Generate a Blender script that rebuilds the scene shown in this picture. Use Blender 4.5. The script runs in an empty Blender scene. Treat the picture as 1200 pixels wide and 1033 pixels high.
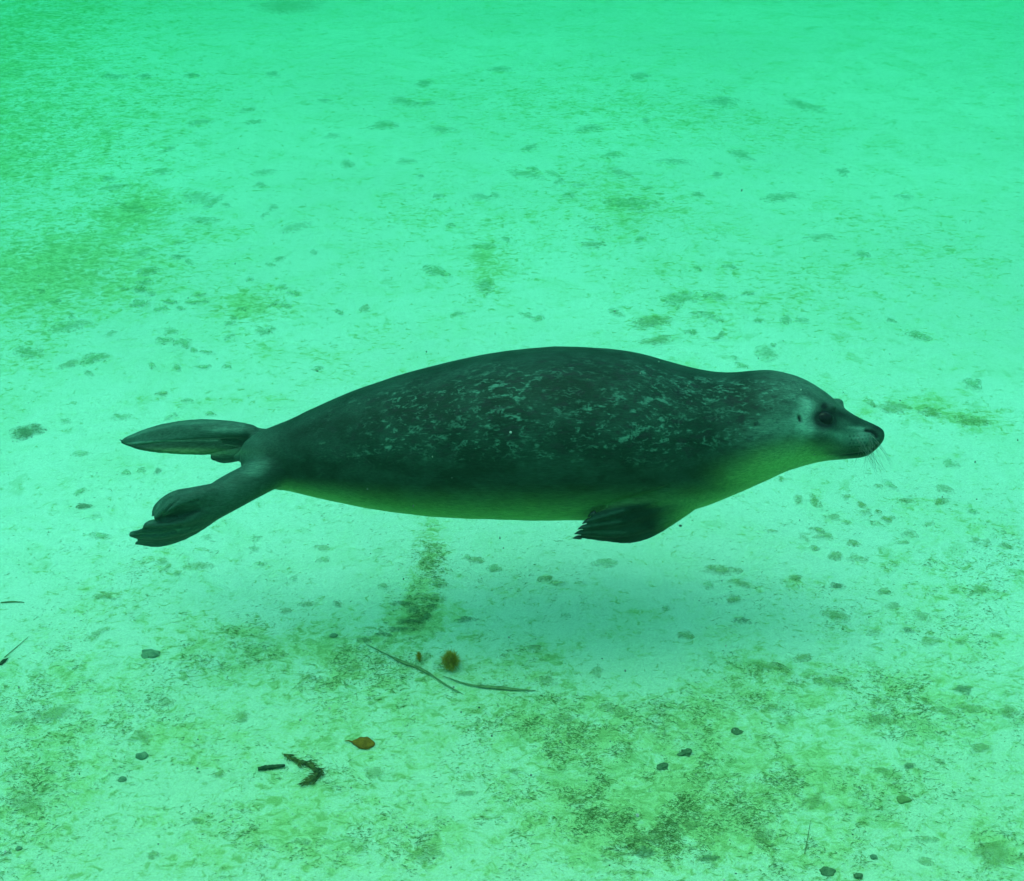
import bpy, bmesh, math, random
import numpy as np
from mathutils import Vector
from mathutils.bvhtree import BVHTree
from mathutils import noise as mnoise

random.seed(7)
rng = np.random.default_rng(11)
R = math.radians
scene = bpy.context.scene
COL = scene.collection

# ------------------------------------------------------------------ camera
PITCH = R(29.0)
HFOV = R(36.0)
CAM = Vector((0.0, -2.526, 1.808))
PW, PH = 1200.0, 1033.0                     # layout units
FOC = (PW / 2) / math.tan(HFOV / 2)
FWD = Vector((0, math.cos(PITCH), -math.sin(PITCH)))
UPV = Vector((0, math.sin(PITCH), math.cos(PITCH)))
RGT = Vector((1, 0, 0))
cd = bpy.data.cameras.new('camera')
cam = bpy.data.objects.new('camera', cd)
COL.objects.link(cam)
cam.location = CAM
cam.rotation_euler = (math.pi / 2 - PITCH, 0, 0)
cd.sensor_fit = 'HORIZONTAL'
cd.angle = HFOV
cd.clip_start = 0.05
cd.clip_end = 300
scene.camera = cam

# ------------------------------------------------------------------ world, sun, exposure
SUN_EL = R(82)
w = bpy.data.worlds.new('World')
scene.world = w
w.use_nodes = True
nt = w.node_tree
for n in list(nt.nodes):
    nt.nodes.remove(n)
sky = nt.nodes.new('ShaderNodeTexSky')
sky.sky_type = 'NISHITA'
sky.sun_disc = False
sky.sun_elevation = SUN_EL
sky.sun_rotation = R(-90)
sky.dust_density = 3.0
sky.ozone_density = 1.0
bg = nt.nodes.new('ShaderNodeBackground')
bg.inputs['Strength'].default_value = 0.15
wo = nt.nodes.new('ShaderNodeOutputWorld')
nt.links.new(sky.outputs[0], bg.inputs[0])
nt.links.new(bg.outputs[0], wo.inputs[0])

sl = bpy.data.lights.new('sun', 'SUN')
sl.energy = 0.6
sl.angle = R(150)
sl.color = (1.0, 0.965, 0.90)
sun = bpy.data.objects.new('sun', sl)
COL.objects.link(sun)
sun.location = (-1, 0, 6)
sdir = Vector((math.cos(SUN_EL), 0.02, -math.sin(SUN_EL)))   # direction the light travels
sun.rotation_euler = sdir.to_track_quat('-Z', 'Y').to_euler()

vs = scene.view_settings
vs.view_transform = 'Standard'
vs.look = 'None'
vs.gamma = 1.0
vs.use_curve_mapping = False
vs.exposure = 1.22

scene.render.engine = 'CYCLES'
cy = scene.cycles
cy.use_denoising = True
cy.max_bounces = 8
cy.diffuse_bounces = 4
cy.volume_bounces = 1
cy.transparent_max_bounces = 8
cy.caustics_reflective = False
cy.caustics_refractive = False

# ------------------------------------------------------------------ helpers
def ray(u, v):
    return (FWD + RGT * ((u - PW / 2) / FOC) + UPV * ((PH / 2 - v) / FOC))

def P(u, v, Y=0.0):
    """point of the upright plane y = Y seen at (u, v)"""
    d = ray(u, v)
    t = (Y - CAM.y) / d.y
    return CAM + d * t

def G(u, v):
    """point of the pool floor seen at (u, v)"""
    d = ray(u, v)
    t = -CAM.z / d.z
    p = CAM + d * t
    p.z = height(p.x, p.y)
    return p

def height(x, y):
    return (0.006 * math.sin(1.3 * x + 0.4) * math.cos(0.9 * y - 0.3)
            + 0.004 * math.sin(2.9 * y + 1.7 * x) + 0.002 * math.sin(6.1 * x - 3.3 * y))

def height_np(x, y):
    return (0.006 * np.sin(1.3 * x + 0.4) * np.cos(0.9 * y - 0.3)
            + 0.004 * np.sin(2.9 * y + 1.7 * x) + 0.002 * np.sin(6.1 * x - 3.3 * y))

def project(p):
    """(n,3) -> u, v"""
    q = p - np.array(CAM)
    dz = q @ np.array(FWD)
    return PW / 2 + FOC * (q @ np.array(RGT)) / dz, PH / 2 - FOC * (q @ np.array(UPV)) / dz

def mesh_obj(name, verts, faces, mat, parent=None, smooth=True):
    me = bpy.data.meshes.new(name)
    me.from_pydata([tuple(v) for v in verts], [], [tuple(f) for f in faces])
    me.update()
    o = bpy.data.objects.new(name, me)
    COL.objects.link(o)
    if mat:
        me.materials.append(mat)
    if smooth:
        me.polygons.foreach_set('use_smooth', [True] * len(me.polygons))
    if parent:
        o.parent = parent
    return o

def tag(o, label=None, cat=None, group=None, kind=None):
    if label: o['label'] = label
    if cat: o['category'] = cat
    if group: o['group'] = group
    if kind: o['kind'] = kind
    return o

def new_mat(name):
    m = bpy.data.materials.new(name)
    m.use_nodes = True
    t = m.node_tree
    for n in list(t.nodes):
        t.nodes.remove(n)
    out = t.nodes.new('ShaderNodeOutputMaterial')
    b = t.nodes.new('ShaderNodeBsdfPrincipled')
    t.links.new(b.outputs[0], out.inputs[0])
    return m, t, b, out

class NT:
    """tiny node helper"""
    def __init__(s, t): s.t = t
    def link(s, a, b): s.t.links.new(a, b)
    def put(s, sock, val):
        if hasattr(val, 'is_output'): s.t.links.new(val, sock)
        else: sock.default_value = val
    def coord(s, which='Object'):
        return s.t.nodes.new('ShaderNodeTexCoord').outputs[which]
    def pos(s): return s.t.nodes.new('ShaderNodeNewGeometry').outputs['Position']
    def attr(s, name, out='Fac'):
        n = s.t.nodes.new('ShaderNodeAttribute'); n.attribute_name = name
        return n.outputs[out]
    def mapping(s, vec, scale=(1, 1, 1), loc=(0, 0, 0)):
        n = s.t.nodes.new('ShaderNodeMapping')
        n.inputs['Scale'].default_value = scale; n.inputs['Location'].default_value = loc
        s.link(vec, n.inputs['Vector']); return n.outputs[0]
    def noise(s, vec, scale, detail=4, rough=0.55, dist=0.0):
        n = s.t.nodes.new('ShaderNodeTexNoise')
        n.inputs['Scale'].default_value = scale; n.inputs['Detail'].default_value = detail
        n.inputs['Roughness'].default_value = rough; n.inputs['Distortion'].default_value = dist
        s.link(vec, n.inputs['Vector']); return n.outputs['Fac']
    def ramp(s, val, a, b, lo=0.0, hi=1.0):
        n = s.t.nodes.new('ShaderNodeMapRange'); n.interpolation_type = 'SMOOTHSTEP'
        s.put(n.inputs['Value'], val)
        n.inputs['From Min'].default_value = a; n.inputs['From Max'].default_value = b
        n.inputs['To Min'].default_value = lo; n.inputs['To Max'].default_value = hi
        return n.outputs['Result']
    def math(s, op, a, b=0.0, clamp=False):
        n = s.t.nodes.new('ShaderNodeMath'); n.operation = op; n.use_clamp = clamp
        s.put(n.inputs[0], a)
        s.put(n.inputs[1], b); return n.outputs[0]
    def mix(s, f, a, b):
        n = s.t.nodes.new('ShaderNodeMix'); n.data_type = 'RGBA'
        s.put(n.inputs['Factor'], f)
        s.put(n.inputs[6], a if hasattr(a, 'is_output') else (*a, 1))
        s.put(n.inputs[7], b if hasattr(b, 'is_output') else (*b, 1))
        return n.outputs[2]
    def bump(s, h, strength, dist):
        n = s.t.nodes.new('ShaderNodeBump')
        n.inputs['Strength'].default_value = strength; n.inputs['Distance'].default_value = dist
        s.link(h, n.inputs['Height']); return n.outputs[0]

def add_attr(me, name, arr):
    a = me.attributes.new(name, 'FLOAT', 'POINT')
    a.data.foreach_set('value', np.asarray(arr, dtype=np.float32))

def sstep(x, a, b):
    t = np.clip((x - a) / (b - a), 0, 1)
    return t * t * (3 - 2 * t)

# ------------------------------------------------------------------ pool floor
# film of algae, with a vignette darkening the far left corner: (u, v, ru, rv, strength) laid on the floor
FILM = [
 (490,722,30,18,2.2),(503,650,20,42,1.3),(430,748,80,13,.7),(330,765,120,38,.75),(480,790,110,30,.5),(240,740,70,22,.6),
 (60,795,70,40,.5),(200,850,80,40,.4),(760,885,130,70,.6),(735,785,55,30,-.7),(820,835,70,26,.6),(645,850,80,42,.6),(500,990,50,30,.5),
 (700,965,80,40,.6),(860,985,80,30,.6),(970,1015,60,25,.6),(1172,1003,34,24,.9),(960,880,100,50,.45),(1100,838,120,28,.6),
 (890,790,60,22,.6),(1080,662,70,10,.7),(1120,695,50,16,.6),(1080,478,80,20,.75),(1140,492,50,12,.8),(960,345,70,40,.35),
 (300,357,52,22,1.2),(70,305,95,45,1.0),(160,243,45,22,1.1),(110,185,120,45,.4),(30,420,40,40,.4),(572,315,22,40,.9),
 (560,115,140,35,.3),(690,125,90,40,.3),(760,245,60,25,.5),(810,130,80,30,.4),(850,345,95,50,.4),(770,375,50,20,.5),
 (700,215,70,40,.4),(640,270,180,60,.3),(300,469,150,4,.6),(450,388,40,14,.5),(390,430,60,20,.4),(-40,60,190,130,.9),(40,350,90,60,.5),(170,330,80,40,.45),(250,270,60,20,.4),(330,410,80,20,.35),(-60,220,110,110,.55),  # the widest entry mixes algae with a painted vignette at far left
 (180,660,40,30,.5),(130,700,50,20,.4),(620,690,60,18,.5),(690,720,40,14,.35),(940,690,50,14,.5),(990,735,40,18,.5),
 (1050,590,70,30,.3),(640,770,60,16,.5),(420,850,60,50,.6),(60,880,60,60,.4),(300,985,120,40,.45),(40,940,60,60,.4),
 (1190,650,60,60,.4),(1010,260,70,20,.4),(930,150,80,20,.3),(1090,300,90,40,.3),(200,120,100,40,.35),(480,250,60,30,.3),
 (560,830,60,30,.45),(890,930,120,40,.4),(1040,930,60,40,.3),(380,950,80,40,.5),(740,950,120,60,.5),(680,800,40,30,.55),
 (1120,750,60,30,.5),(1060,800,80,16,.5),(925,800,60,24,.4),
]
xs = np.concatenate([[-40,-20,-10,-6,-4.2,-3.4], np.arange(-2.9, 2.901, 0.022), [3.4,4.2,6,10,20,40]])
ys = np.concatenate([[-30,-12,-6,-3.5,-2.2,-1.5], np.arange(-1.1, 5.6, 0.022), [6,6.8,8,10,14,20,40]])
XX, YY = np.meshgrid(xs, ys)
fx, fy = XX.ravel(), YY.ravel()
fz = height_np(fx, fy)
fverts = np.stack([fx, fy, fz], 1)
nx, ny = len(xs), len(ys)
ii = np.arange(nx * ny).reshape(ny, nx)
ffaces = np.stack([ii[:-1,:-1].ravel(), ii[:-1,1:].ravel(), ii[1:,1:].ravel(), ii[1:,:-1].ravel()], 1)

def film_at(x, y):
    """density of the algae film at floor points"""
    tot = np.zeros_like(x)
    for (u, v, ru, rv, s) in FILM:
        c = G(u, v); a = G(u + ru, v); b = G(u, v - rv); b2 = G(u, v + rv)
        rx = (a - c).length; ry = (b - b2).length / 2
        tot += s * (1.1 if v < 420 else 1.0) * np.exp(-(((x - c.x) / rx) ** 2 + ((y - c.y) / ry) ** 2) * 0.9)
    return np.maximum(tot, 0)

film = film_at(fx, fy)

m_floor, t, b, out = new_mat('painted_pool_floor')
N = NT(t)
pos = N.pos()
fa = N.attr('film')
n_big = N.noise(pos, 0.9, 3, 0.5)
n_mid = N.noise(pos, 7.0, 6, 0.65, 0.6)
n_fine = N.noise(N.mapping(pos, (1, 1.25, 1)), 42.0, 6, 0.72, 0.8)
n_grain = N.noise(pos, 240.0, 3, 0.7)
n_pat = N.noise(N.mapping(pos, (1, .8, 1), (3, 1, 0)), 13.0, 4, 0.6, 0.3)
n_mot = N.noise(N.mapping(pos, (1, .85, 1), (5, 2, 0)), 19.0, 6, 0.72, 0.5)
base = N.mix(N.ramp(n_big, .3, .7), (.68, .72, .63), (.76, .80, .71))
base = N.mix(N.ramp(n_mid, .40, .66, 0, .55), base, (.58, .70, .52))
near = N.attr('near')
base = N.mix(N.math('MULTIPLY', near, .85), base, (.56, .66, .44))
amt = N.math('ADD', fa, N.math('MULTIPLY', near, .36))
# film broken up by noise
thr = N.math('ADD', N.math('MULTIPLY', n_mid, 0.32), N.math('ADD', N.math('MULTIPLY', n_mot, 0.55), N.math('MULTIPLY', n_fine, 0.62)))
cov = N.ramp(N.math('ADD', thr, N.math('MULTIPLY', amt, 0.17)), .77, 1.0)
c1 = N.mix(N.math('MULTIPLY', cov, .60), base, (.36, .52, .13))
speck = N.ramp(N.math('ADD', n_fine, N.math('MULTIPLY', amt, 0.075)), .57, .68)
c2 = N.mix(N.math('MULTIPLY', speck, .52), c1, (.22, .33, .09))
spots = N.ramp(N.math('ADD', N.math('ADD', N.math('MULTIPLY', n_pat, .8), N.math('MULTIPLY', n_fine, .22)), N.math('MULTIPLY', amt, .04)), .595, .665)
c3 = N.mix(N.math('MULTIPLY', spots, .36), c2, (.32, .48, .22))
gr = N.ramp(n_grain, .30, .70, -0.11, 0.09)
hsv = t.nodes.new('ShaderNodeHueSaturation')
N.put(hsv.inputs['Value'], N.math('ADD', gr, 1.0))
N.link(c3, hsv.inputs['Color'])
N.link(hsv.outputs[0], b.inputs['Base Color'])
b.inputs['Roughness'].default_value = 0.9
b.inputs['Specular IOR Level'].default_value = 0.1
hb = N.math('ADD', N.math('MULTIPLY', n_fine, .7), N.math('ADD', N.math('MULTIPLY', n_grain, .35), N.math('MULTIPLY', n_mid, .8)))
N.link(N.bump(hb, 0.7, 0.014), b.inputs['Normal'])

floor = mesh_obj('pool_floor', fverts, ffaces, m_floor)
add_attr(floor.data, 'film', film)
add_attr(floor.data, 'near', sstep(fy, .35, -.6))
tag(floor, 'pale turquoise painted pool floor with algae stains', kind='structure')

# ------------------------------------------------------------------ materials of growth and debris
def growth_mat(name, ca, cb, edge=True, rough=.9, scale=60):
    m, t, b, out = new_mat(name)
    N = NT(t)
    p = N.pos()
    n1 = N.noise(p, scale, 5, .7)
    c = N.mix(N.ramp(n1, .35, .65), ca, cb)
    N.link(c, b.inputs['Base Color'])
    b.inputs['Roughness'].default_value = rough
    b.inputs['Specular IOR Level'].default_value = .1
    N.link(N.bump(n1, .8, .004), b.inputs['Normal'])
    if edge:
        e = N.attr('edge')
        n2 = N.math('ADD', N.math('MULTIPLY', N.noise(p, 75, 4, .7, .4), .65), N.math('MULTIPLY', N.noise(p, 260, 3, .7), .35))
        f = N.ramp(N.math('ADD', e, N.math('MULTIPLY', N.math('SUBTRACT', n2, .5), 4.4)), .0, .86)
        f = N.math('MULTIPLY', f, N.attr('cover'))
        tr = t.nodes.new('ShaderNodeBsdfTransparent')
        mx = t.nodes.new('ShaderNodeMixShader')
        N.link(f, mx.inputs[0]); N.link(tr.outputs[0], mx.inputs[1]); N.link(b.outputs[0], mx.inputs[2])
        N.link(mx.outputs[0], out.inputs[0])
    return m

m_patch = [growth_mat('algae_green', (.25, .41, .20), (.33, .50, .26)),
           growth_mat('algae_olive', (.21, .30, .10), (.31, .41, .17)),
           growth_mat('algae_dark', (.10, .17, .08), (.16, .25, .12))]
m_fil = growth_mat('algae_filament', (.10, .16, .045), (.22, .30, .10), edge=False)

# ------------------------------------------------------------------ algae patches grown onto the floor
# (u, v, width, height, tone 0 green / 1 olive / 2 dark)
PATCH = [
 (332,9,74,15,0),(234,231,34,17,0),(250,236,13,14,0),(155,243,30,13,0),(190,202,24,7,0),(128,211,16,7,0),(138,220,34,7,1),(236,257,44,7,0),
 (345,267,30,11,0),(472,120,30,12,0),(500,122,20,6,0),(380,121,14,6,0),(320,89,18,7,0),(497,98,22,8,0),(585,80,24,7,0),
 (136,94,24,8,0),(170,93,18,6,0),(223,91,14,6,0),(236,147,24,7,0),(290,133,14,6,0),(298,146,18,6,0),(388,162,20,6,0),
 (450,148,36,9,0),(475,192,22,7,0),(517,154,30,8,0),(310,203,22,9,0),(305,217,16,6,0),(408,195,18,10,0),(565,232,22,9,0),
 (198,177,12,6,0),(265,240,10,6,0),(310,252,10,5,0),(615,205,32,11,0),(648,205,14,10,0),(680,218,16,6,0),(726,203,24,11,1),
 (719,181,22,8,0),(740,242,48,16,0),(668,230,16,7,0),(620,175,20,8,0),(690,150,30,11,0),(845,117,40,12,0),(942,122,32,13,0),
 (750,88,24,7,0),(790,190,40,7,0),(870,182,24,11,0),(818,231,16,7,0),(988,200,14,11,0),(840,206,12,7,0),(1060,232,18,7,0),
 (915,232,46,9,0),(85,383,44,12,0),(34,415,30,13,0),(110,422,26,14,0),(82,428,22,10,1),(105,439,10,6,0),(200,389,20,9,0),
 (193,400,18,9,0),(216,403,22,10,0),(227,411,9,5,0),(243,414,13,5,0),(308,388,20,9,0),(320,356,9,8,0),(335,357,11,7,0),
 (345,343,14,6,0),(230,355,27,6,0),(199,355,16,5,0),(163,357,22,8,0),(165,341,17,7,0),(168,331,18,7,0),(166,297,22,11,0),
 (176,318,26,9,0),(205,299,9,5,0),(210,283,11,5,0),(293,328,9,5,0),(328,303,11,6,0),(368,296,11,6,0),(512,317,25,13,0),
 (570,336,22,15,0),(566,288,28,8,0),(428,361,13,9,1),(537,368,12,6,0),(142,488,20,8,0),(29,506,38,15,2),(76,493,12,6,0),
 (200,488,13,7,0),(219,470,13,5,0),(245,485,12,5,0),(130,393,13,6,0),(178,429,9,6,0),(208,432,9,6,0),(240,431,19,5,0),
 (265,430,9,5,0),(190,462,15,5,1),(798,351,37,18,0),(765,376,42,14,1),(722,366,16,8,0),(695,288,24,9,1),(750,282,11,7,0),
 (827,368,20,7,0),(842,348,17,11,0),(840,374,14,8,0),(899,415,28,15,0),(842,395,11,9,1),(770,398,30,11,1),(920,375,15,9,0),
 (940,377,13,7,0),(855,313,17,5,0),(616,370,15,7,0),(631,374,13,9,0),(1075,395,25,9,0),(1140,450,23,12,0),(1010,300,18,6,0),
 (960,280,30,9,0),(1138,494,34,13,1),(1045,480,38,11,1),(1090,485,26,9,1),(98,591,15,7,2),(93,574,11,8,0),(118,626,20,9,0),
 (95,530,20,6,0),(165,550,10,6,0),(185,551,7,8,2),(147,552,9,6,0),(112,603,11,4,0),(236,663,28,10,1),(190,657,18,6,1),
 (194,665,12,6,1),(207,672,9,5,0),(243,629,11,7,0),(300,632,12,6,0),(299,644,12,6,0),(376,643,15,7,1),(380,656,15,6,0),
 (344,678,10,6,0),(305,661,13,4,0),(123,697,25,9,1),(115,740,15,13,1),(335,715,13,6,1),(395,707,11,5,2),(362,707,20,6,1),
 (450,688,15,7,1),(558,658,17,7,1),(578,668,17,8,0),(548,655,9,5,0),(1114,546,18,9,0),(1107,576,20,9,1),(1104,590,17,7,1),
 (1043,572,13,10,0),(935,590,13,8,1),(955,592,13,13,1),(975,611,19,8,1),(1015,605,13,7,1),(957,626,15,7,1),(964,634,19,8,1),
 (942,636,11,6,1),(992,617,9,5,1),(1064,630,17,9,1),(1088,618,12,5,1),(1000,642,17,6,1),(953,648,12,5,1),(978,656,17,9,1),
 (1002,659,21,8,1),(1143,637,11,6,1),(1157,639,10,6,1),(1140,602,11,7,0),(1179,644,12,7,1),(842,674,40,11,1),(870,690,23,9,1),
 (830,691,13,9,0),(860,708,15,11,1),(869,732,15,7,2),(803,749,16,9,1),(779,718,10,5,0),(980,692,15,7,2),(1036,698,17,7,1),
 (1045,714,15,9,1),(1148,697,21,11,1),(982,727,27,13,1),(1078,726,20,11,1),(1022,746,22,6,1),(1062,743,13,7,2),(1090,756,30,9,1),
 (925,548,22,9,1),(750,628,26,6,0),(710,664,30,9,0),(638,681,15,7,1),(655,687,15,6,1),(663,725,11,5,0),(627,762,22,7,1),
 (165,861,22,18,1),(284,838,20,11,1),(195,820,22,9,1),(20,842,30,12,1),(898,785,38,12,1),(977,802,32,14,1),(940,775,20,9,1),
 (1128,812,25,9,2),(1135,834,32,8,1),(1030,846,46,8,1),(1105,836,22,9,1),(1180,838,26,11,1),(905,832,22,6,1),(1065,901,13,7,2),
 (1166,1003,46,28,1),(952,940,24,14,1),(895,976,26,14,1),(1085,985,26,8,1),(755,998,22,11,2),(810,968,22,9,1),(832,1005,20,8,2),
 (760,982,30,9,1),(1085,1010,22,7,1),(1150,880,24,8,1),(1030,905,18,6,1),(640,800,24,10,1),(660,845,30,8,1),(500,1000,40,18,1),
 (180,1000,14,8,1),(60,835,44,18,1),(30,940,36,20,1),(255,905,14,7,1),(230,960,18,6,1),(355,985,24,5,1),(440,905,26,12,1),
 (545,930,24,6,1),(600,905,20,6,1),(485,715,18,7,2),(499,724,22,8,2),(477,728,20,7,2),(507,712,14,5,2),(470,737,26,5,2),(448,743,20,4,2),(505,700,28,9,1),(515,685,22,7,1),(500,660,22,8,1),
 (428,749,22,4,2),(545,727,26,5,2),(470,707,22,5,2),(410,782,24,7,1),(495,772,14,18,1),(700,790,16,12,1),(720,835,30,12,1),
]
pr_rand = random.Random(77)
for (cu, cv, su, sv_, n_) in ((200,345,80,45,22),(870,365,70,32,12),(1010,615,80,34,14),(650,225,110,40,10),(1090,800,60,40,6)):
    for _ in range(n_):
        PATCH.append((pr_rand.gauss(cu, su), pr_rand.gauss(cv, sv_), pr_rand.uniform(7, 15), pr_rand.uniform(4, 6.5), 1 if cv > 500 else 0))
def make_patch_mesh(name, c, rx, ry, tone, seed, cover):
    """low irregular crust with ragged rim"""
    rr = random.Random(seed)
    nseg, rings = 22, 4
    ph = [rr.uniform(0, 6.28) for _ in range(6)]
    am = [rr.uniform(.3, 1) * q for q in (.16, .26, .14, .10, .07, .06)]
    skew = rr.uniform(-.5, .5)
    vs_, fs_, ed = [(0, 0, 0.0035)], [], [1.0]
    for k in range(1, rings + 1):
        f = k / rings
        for i in range(nseg):
            a = 2 * math.pi * i / nseg
            r = 1 + sum(am[j] * math.sin((j + 1) * a + ph[j]) for j in range(6))
            r = max(.35, r) * f * 1.38
            x, y = rx * r * math.cos(a), ry * r * math.sin(a)
            x += skew * y
            hz = 0.0035 * (1 - f * f) + (0.0012 if k < rings else -0.004)
            hz += rr.uniform(-.0006, .0006)
            vs_.append((x, y, hz + height(c.x + x, c.y + y) - c.z)); ed.append(1 - f)
    for i in range(nseg):
        j = (i + 1) % nseg
        fs_.append((0, 1 + i, 1 + j))
        for k in range(rings - 1):
            a0, b0 = 1 + k * nseg, 1 + (k + 1) * nseg
            fs_.append((a0 + i, b0 + i, b0 + j, a0 + j))
    o = mesh_obj(name, vs_, fs_, m_patch[tone], floor)
    o.location = c
    add_attr(o.data, 'edge', ed)
    add_attr(o.data, 'cover', [cover] * len(ed))
    return o

for k, (u, v, pw, ph_, tone) in enumerate(PATCH):
    c = G(u, v)
    rx = (G(u + pw / 2, v) - c).length
    ry = (G(u, v - ph_ / 2) - G(u, v + ph_ / 2)).length / 2
    cover = [.70, .72, .86][tone] * random.uniform(.62, 1.0)
    cover *= .58 if v < 300 else .86
    make_patch_mesh('algae_patch', c, rx, ry, tone, 100 + k, cover)

# ------------------------------------------------------------------ fine algae threads (too many to count)
def thread_field():
    V, F = [], []
    base = 0
    want = 26000
    got = 0
    tri = np.array([[0, 1.0], [-.87, -.5], [.87, -.5]])
    cand = 0
    while got < want and cand < 60:
        cand += 1
        n = 30000
        u = rng.uniform(-60, 1260, n)
        v = PH - (PH + 60 - 300) * rng.power(1.0, n) + 60
        # floor points
        dx = (u - PW / 2) / FOC
        dv = (PH / 2 - v) / FOC
        dy = math.cos(PITCH) + dv * math.sin(PITCH)
        dz = -math.sin(PITCH) + dv * math.cos(PITCH)
        tt = -CAM.z / dz
        x = dx * tt; y = CAM.y + dy * tt
        den = film_at(x, y)
        clump = np.array([mnoise.noise(Vector((a * 9, b_ * 9, 1.7))) for a, b_ in zip(x, y)])
        clump2 = np.array([mnoise.noise(Vector((a * 30, b_ * 30, 4.7))) for a, b_ in zip(x, y)])
        pr = np.clip((.05 + .55 * den ** 1.4) * np.clip(.38 + 1.2 * clump + 1.3 * clump2, 0.03, 2.0), 0, 1) * sstep(v, 430, 760)
        # a clean swept patch of floor right of the middle
        pr = pr * np.where(((u - 730) / 95) ** 2 + ((v - 752) / 75) ** 2 < 1, .10, 1)
        keep = rng.uniform(0, 1, n) < pr * .5
        for a, b_ in zip(x[keep], y[keep]):
            ang = rng.normal(0.15, 0.75)
            L = rng.uniform(.0022, .0075) * (1 if rng.uniform() < .9 else 2.2)
            r = rng.uniform(.00025, .0006)
            bend = rng.normal(0, .5)
            pts = []
            px, py = a, b_
            for s in range(3):
                pts.append((px, py, height(px, py) + .0012 + (0.0015 * rng.uniform() if s == 1 else 0)))
                px += math.cos(ang) * L / 2; py += math.sin(ang) * L / 2
                ang += bend
            nrm = (-math.sin(ang), math.cos(ang))
            for s, p in enumerate(pts):
                rr_ = r * (1 if s == 1 else .55)
                for q in tri:
                    V.append((p[0] + nrm[0] * q[0] * rr_ * -1 + nrm[0] * 0, p[1] + nrm[1] * q[0] * rr_, p[2] + q[1] * rr_))
            for s in range(2):
                o0 = base + s * 3
                for q in range(3):
                    q2 = (q + 1) % 3
                    F.append((o0 + q, o0 + q2, o0 + 3 + q2, o0 + 3 + q))
            base += 9
            got += 1
            if got >= want: break
    return V, F
tv, tf = thread_field()
threads = mesh_obj('algae_threads', tv, tf, m_fil, None, smooth=False)
tag(threads, 'fine dark green algae threads strewn over the pale floor', 'algae', kind='stuff')

# ------------------------------------------------------------------ the seal
ROLL = R(15)
SUP = Vector((0, math.sin(ROLL), math.cos(ROLL)))        # the seal's own up
SSD = Vector((0, -math.cos(ROLL), math.sin(ROLL)))       # towards its near (right) flank
EFF = PITCH - ROLL

# (u, top v, bottom v, width / height)
PROF = [
 (284,521,553,1.0),(292,513,561,1.0),(302,507,568,1.0),(316,501,572.5,1.0),(330,495.5,575,1.0),(345,489,578,1.0),(360,482,581.5,1.0),(380,473,586,1.0),(400,464,590,1.0),
 (420,456.3,594,1.02),(450,446,599,1.04),(480,436.5,603,1.05),(510,428.3,606,1.06),(540,421,607.8,1.07),(570,415,608.8,1.08),
 (600,410.3,609.5,1.08),(630,407.2,610,1.08),(660,406,610.2,1.08),(690,407,610.2,1.07),(720,409.8,609.8,1.06),(740,413,609,1.05),
 (760,417.5,607.5,1.04),(780,422.7,605,1.03),(800,428,601,1.02),(820,432.5,595.5,1.0),(840,435.8,588.5,1.0),(860,436.6,580.3,1.0),
 (880,434.8,571.8,1.0),(900,434,563,1.0),(915,435.8,556,1.0),(930,439.8,550,1.0),(945,446,545.3,1.02),(960,455,541.8,1.02),
 (970,462,540.3,1.0),(980,471,539.4,.95),(990,479.5,538.6,.88),(1000,486,537.6,.84),(1010,491.2,536.6,.88),(1018,494.6,533.4,.94),
 (1025,497.8,528.6,.98),(1030,500.2,523.6,.98),(1034,503,518.6,.96),(1036.5,506.5,514,.95),
]
pu = np.array([p[0] for p in PROF], float); pt = np.array([p[1] for p in PROF]); pb = np.array([p[2] for p in PROF]); pr_ = np.array([p[3] for p in PROF])

def pchip(xk, yk, x):
    h = np.diff(xk); d = np.diff(yk) / h
    m = np.zeros_like(yk)
    m[1:-1] = np.where(d[:-1] * d[1:] > 0, 2 * d[:-1] * d[1:] / (d[:-1] + d[1:] + 1e-12), 0)
    # softer: average slopes
    m[1:-1] = 0.5 * (d[:-1] + d[1:])
    m[0], m[-1] = d[0], d[-1]
    i = np.clip(np.searchsorted(xk, x) - 1, 0, len(h) - 1)
    tt = (x - xk[i]) / h[i]
    return ((2*tt**3-3*tt**2+1)*yk[i] + (tt**3-2*tt**2+tt)*h[i]*m[i] + (-2*tt**3+3*tt**2)*yk[i+1] + (tt**3-tt**2)*h[i]*m[i+1])

uu = np.concatenate([np.arange(284, 940, 6.0), np.arange(940, 1022, 2.5), np.arange(1022, 1036.51, 0.75)])
tt_, bb_, ra_ = pchip(pu, pt, uu), pchip(pu, pb, uu), pchip(pu, pr_, uu)

def station(u):
    tv_, bv_, ra = (float(np.interp(u, uu, a)) for a in (tt_, bb_, ra_))
    c = P(u, (tv_ + bv_) / 2, 0.0)
    depth = (c - CAM).dot(FWD)
    Rr = (bv_ - tv_) / 2 * depth / FOC
    a = Rr / math.sqrt(math.cos(EFF) ** 2 + (ra * math.sin(EFF)) ** 2)
    return c, a, a * ra

sv, sf = [], []
SEG = 56
for u in uu:
    c, a, bwid = station(u)
    for i in range(SEG):
        th = 2 * math.pi * i / SEG
        sv.append(c + SUP * (a * math.cos(th)) + SSD * (bwid * math.sin(th)))
nr = len(uu)
for r in range(nr - 1):
    for i in range(SEG):
        j = (i + 1) % SEG
        sf.append((r * SEG + i, (r + 1) * SEG + i, (r + 1) * SEG + j, r * SEG + j))
sf.append(tuple(range(SEG)))
sf.append(tuple(reversed(range((nr - 1) * SEG, nr * SEG))))
BODY_BVH = BVHTree.FromPolygons([tuple(v) for v in sv], sf)

def on_body(u, v):
    loc, nrm, idx, dist = BODY_BVH.ray_cast(CAM, ray(u, v).normalized())
    return loc, nrm

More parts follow.
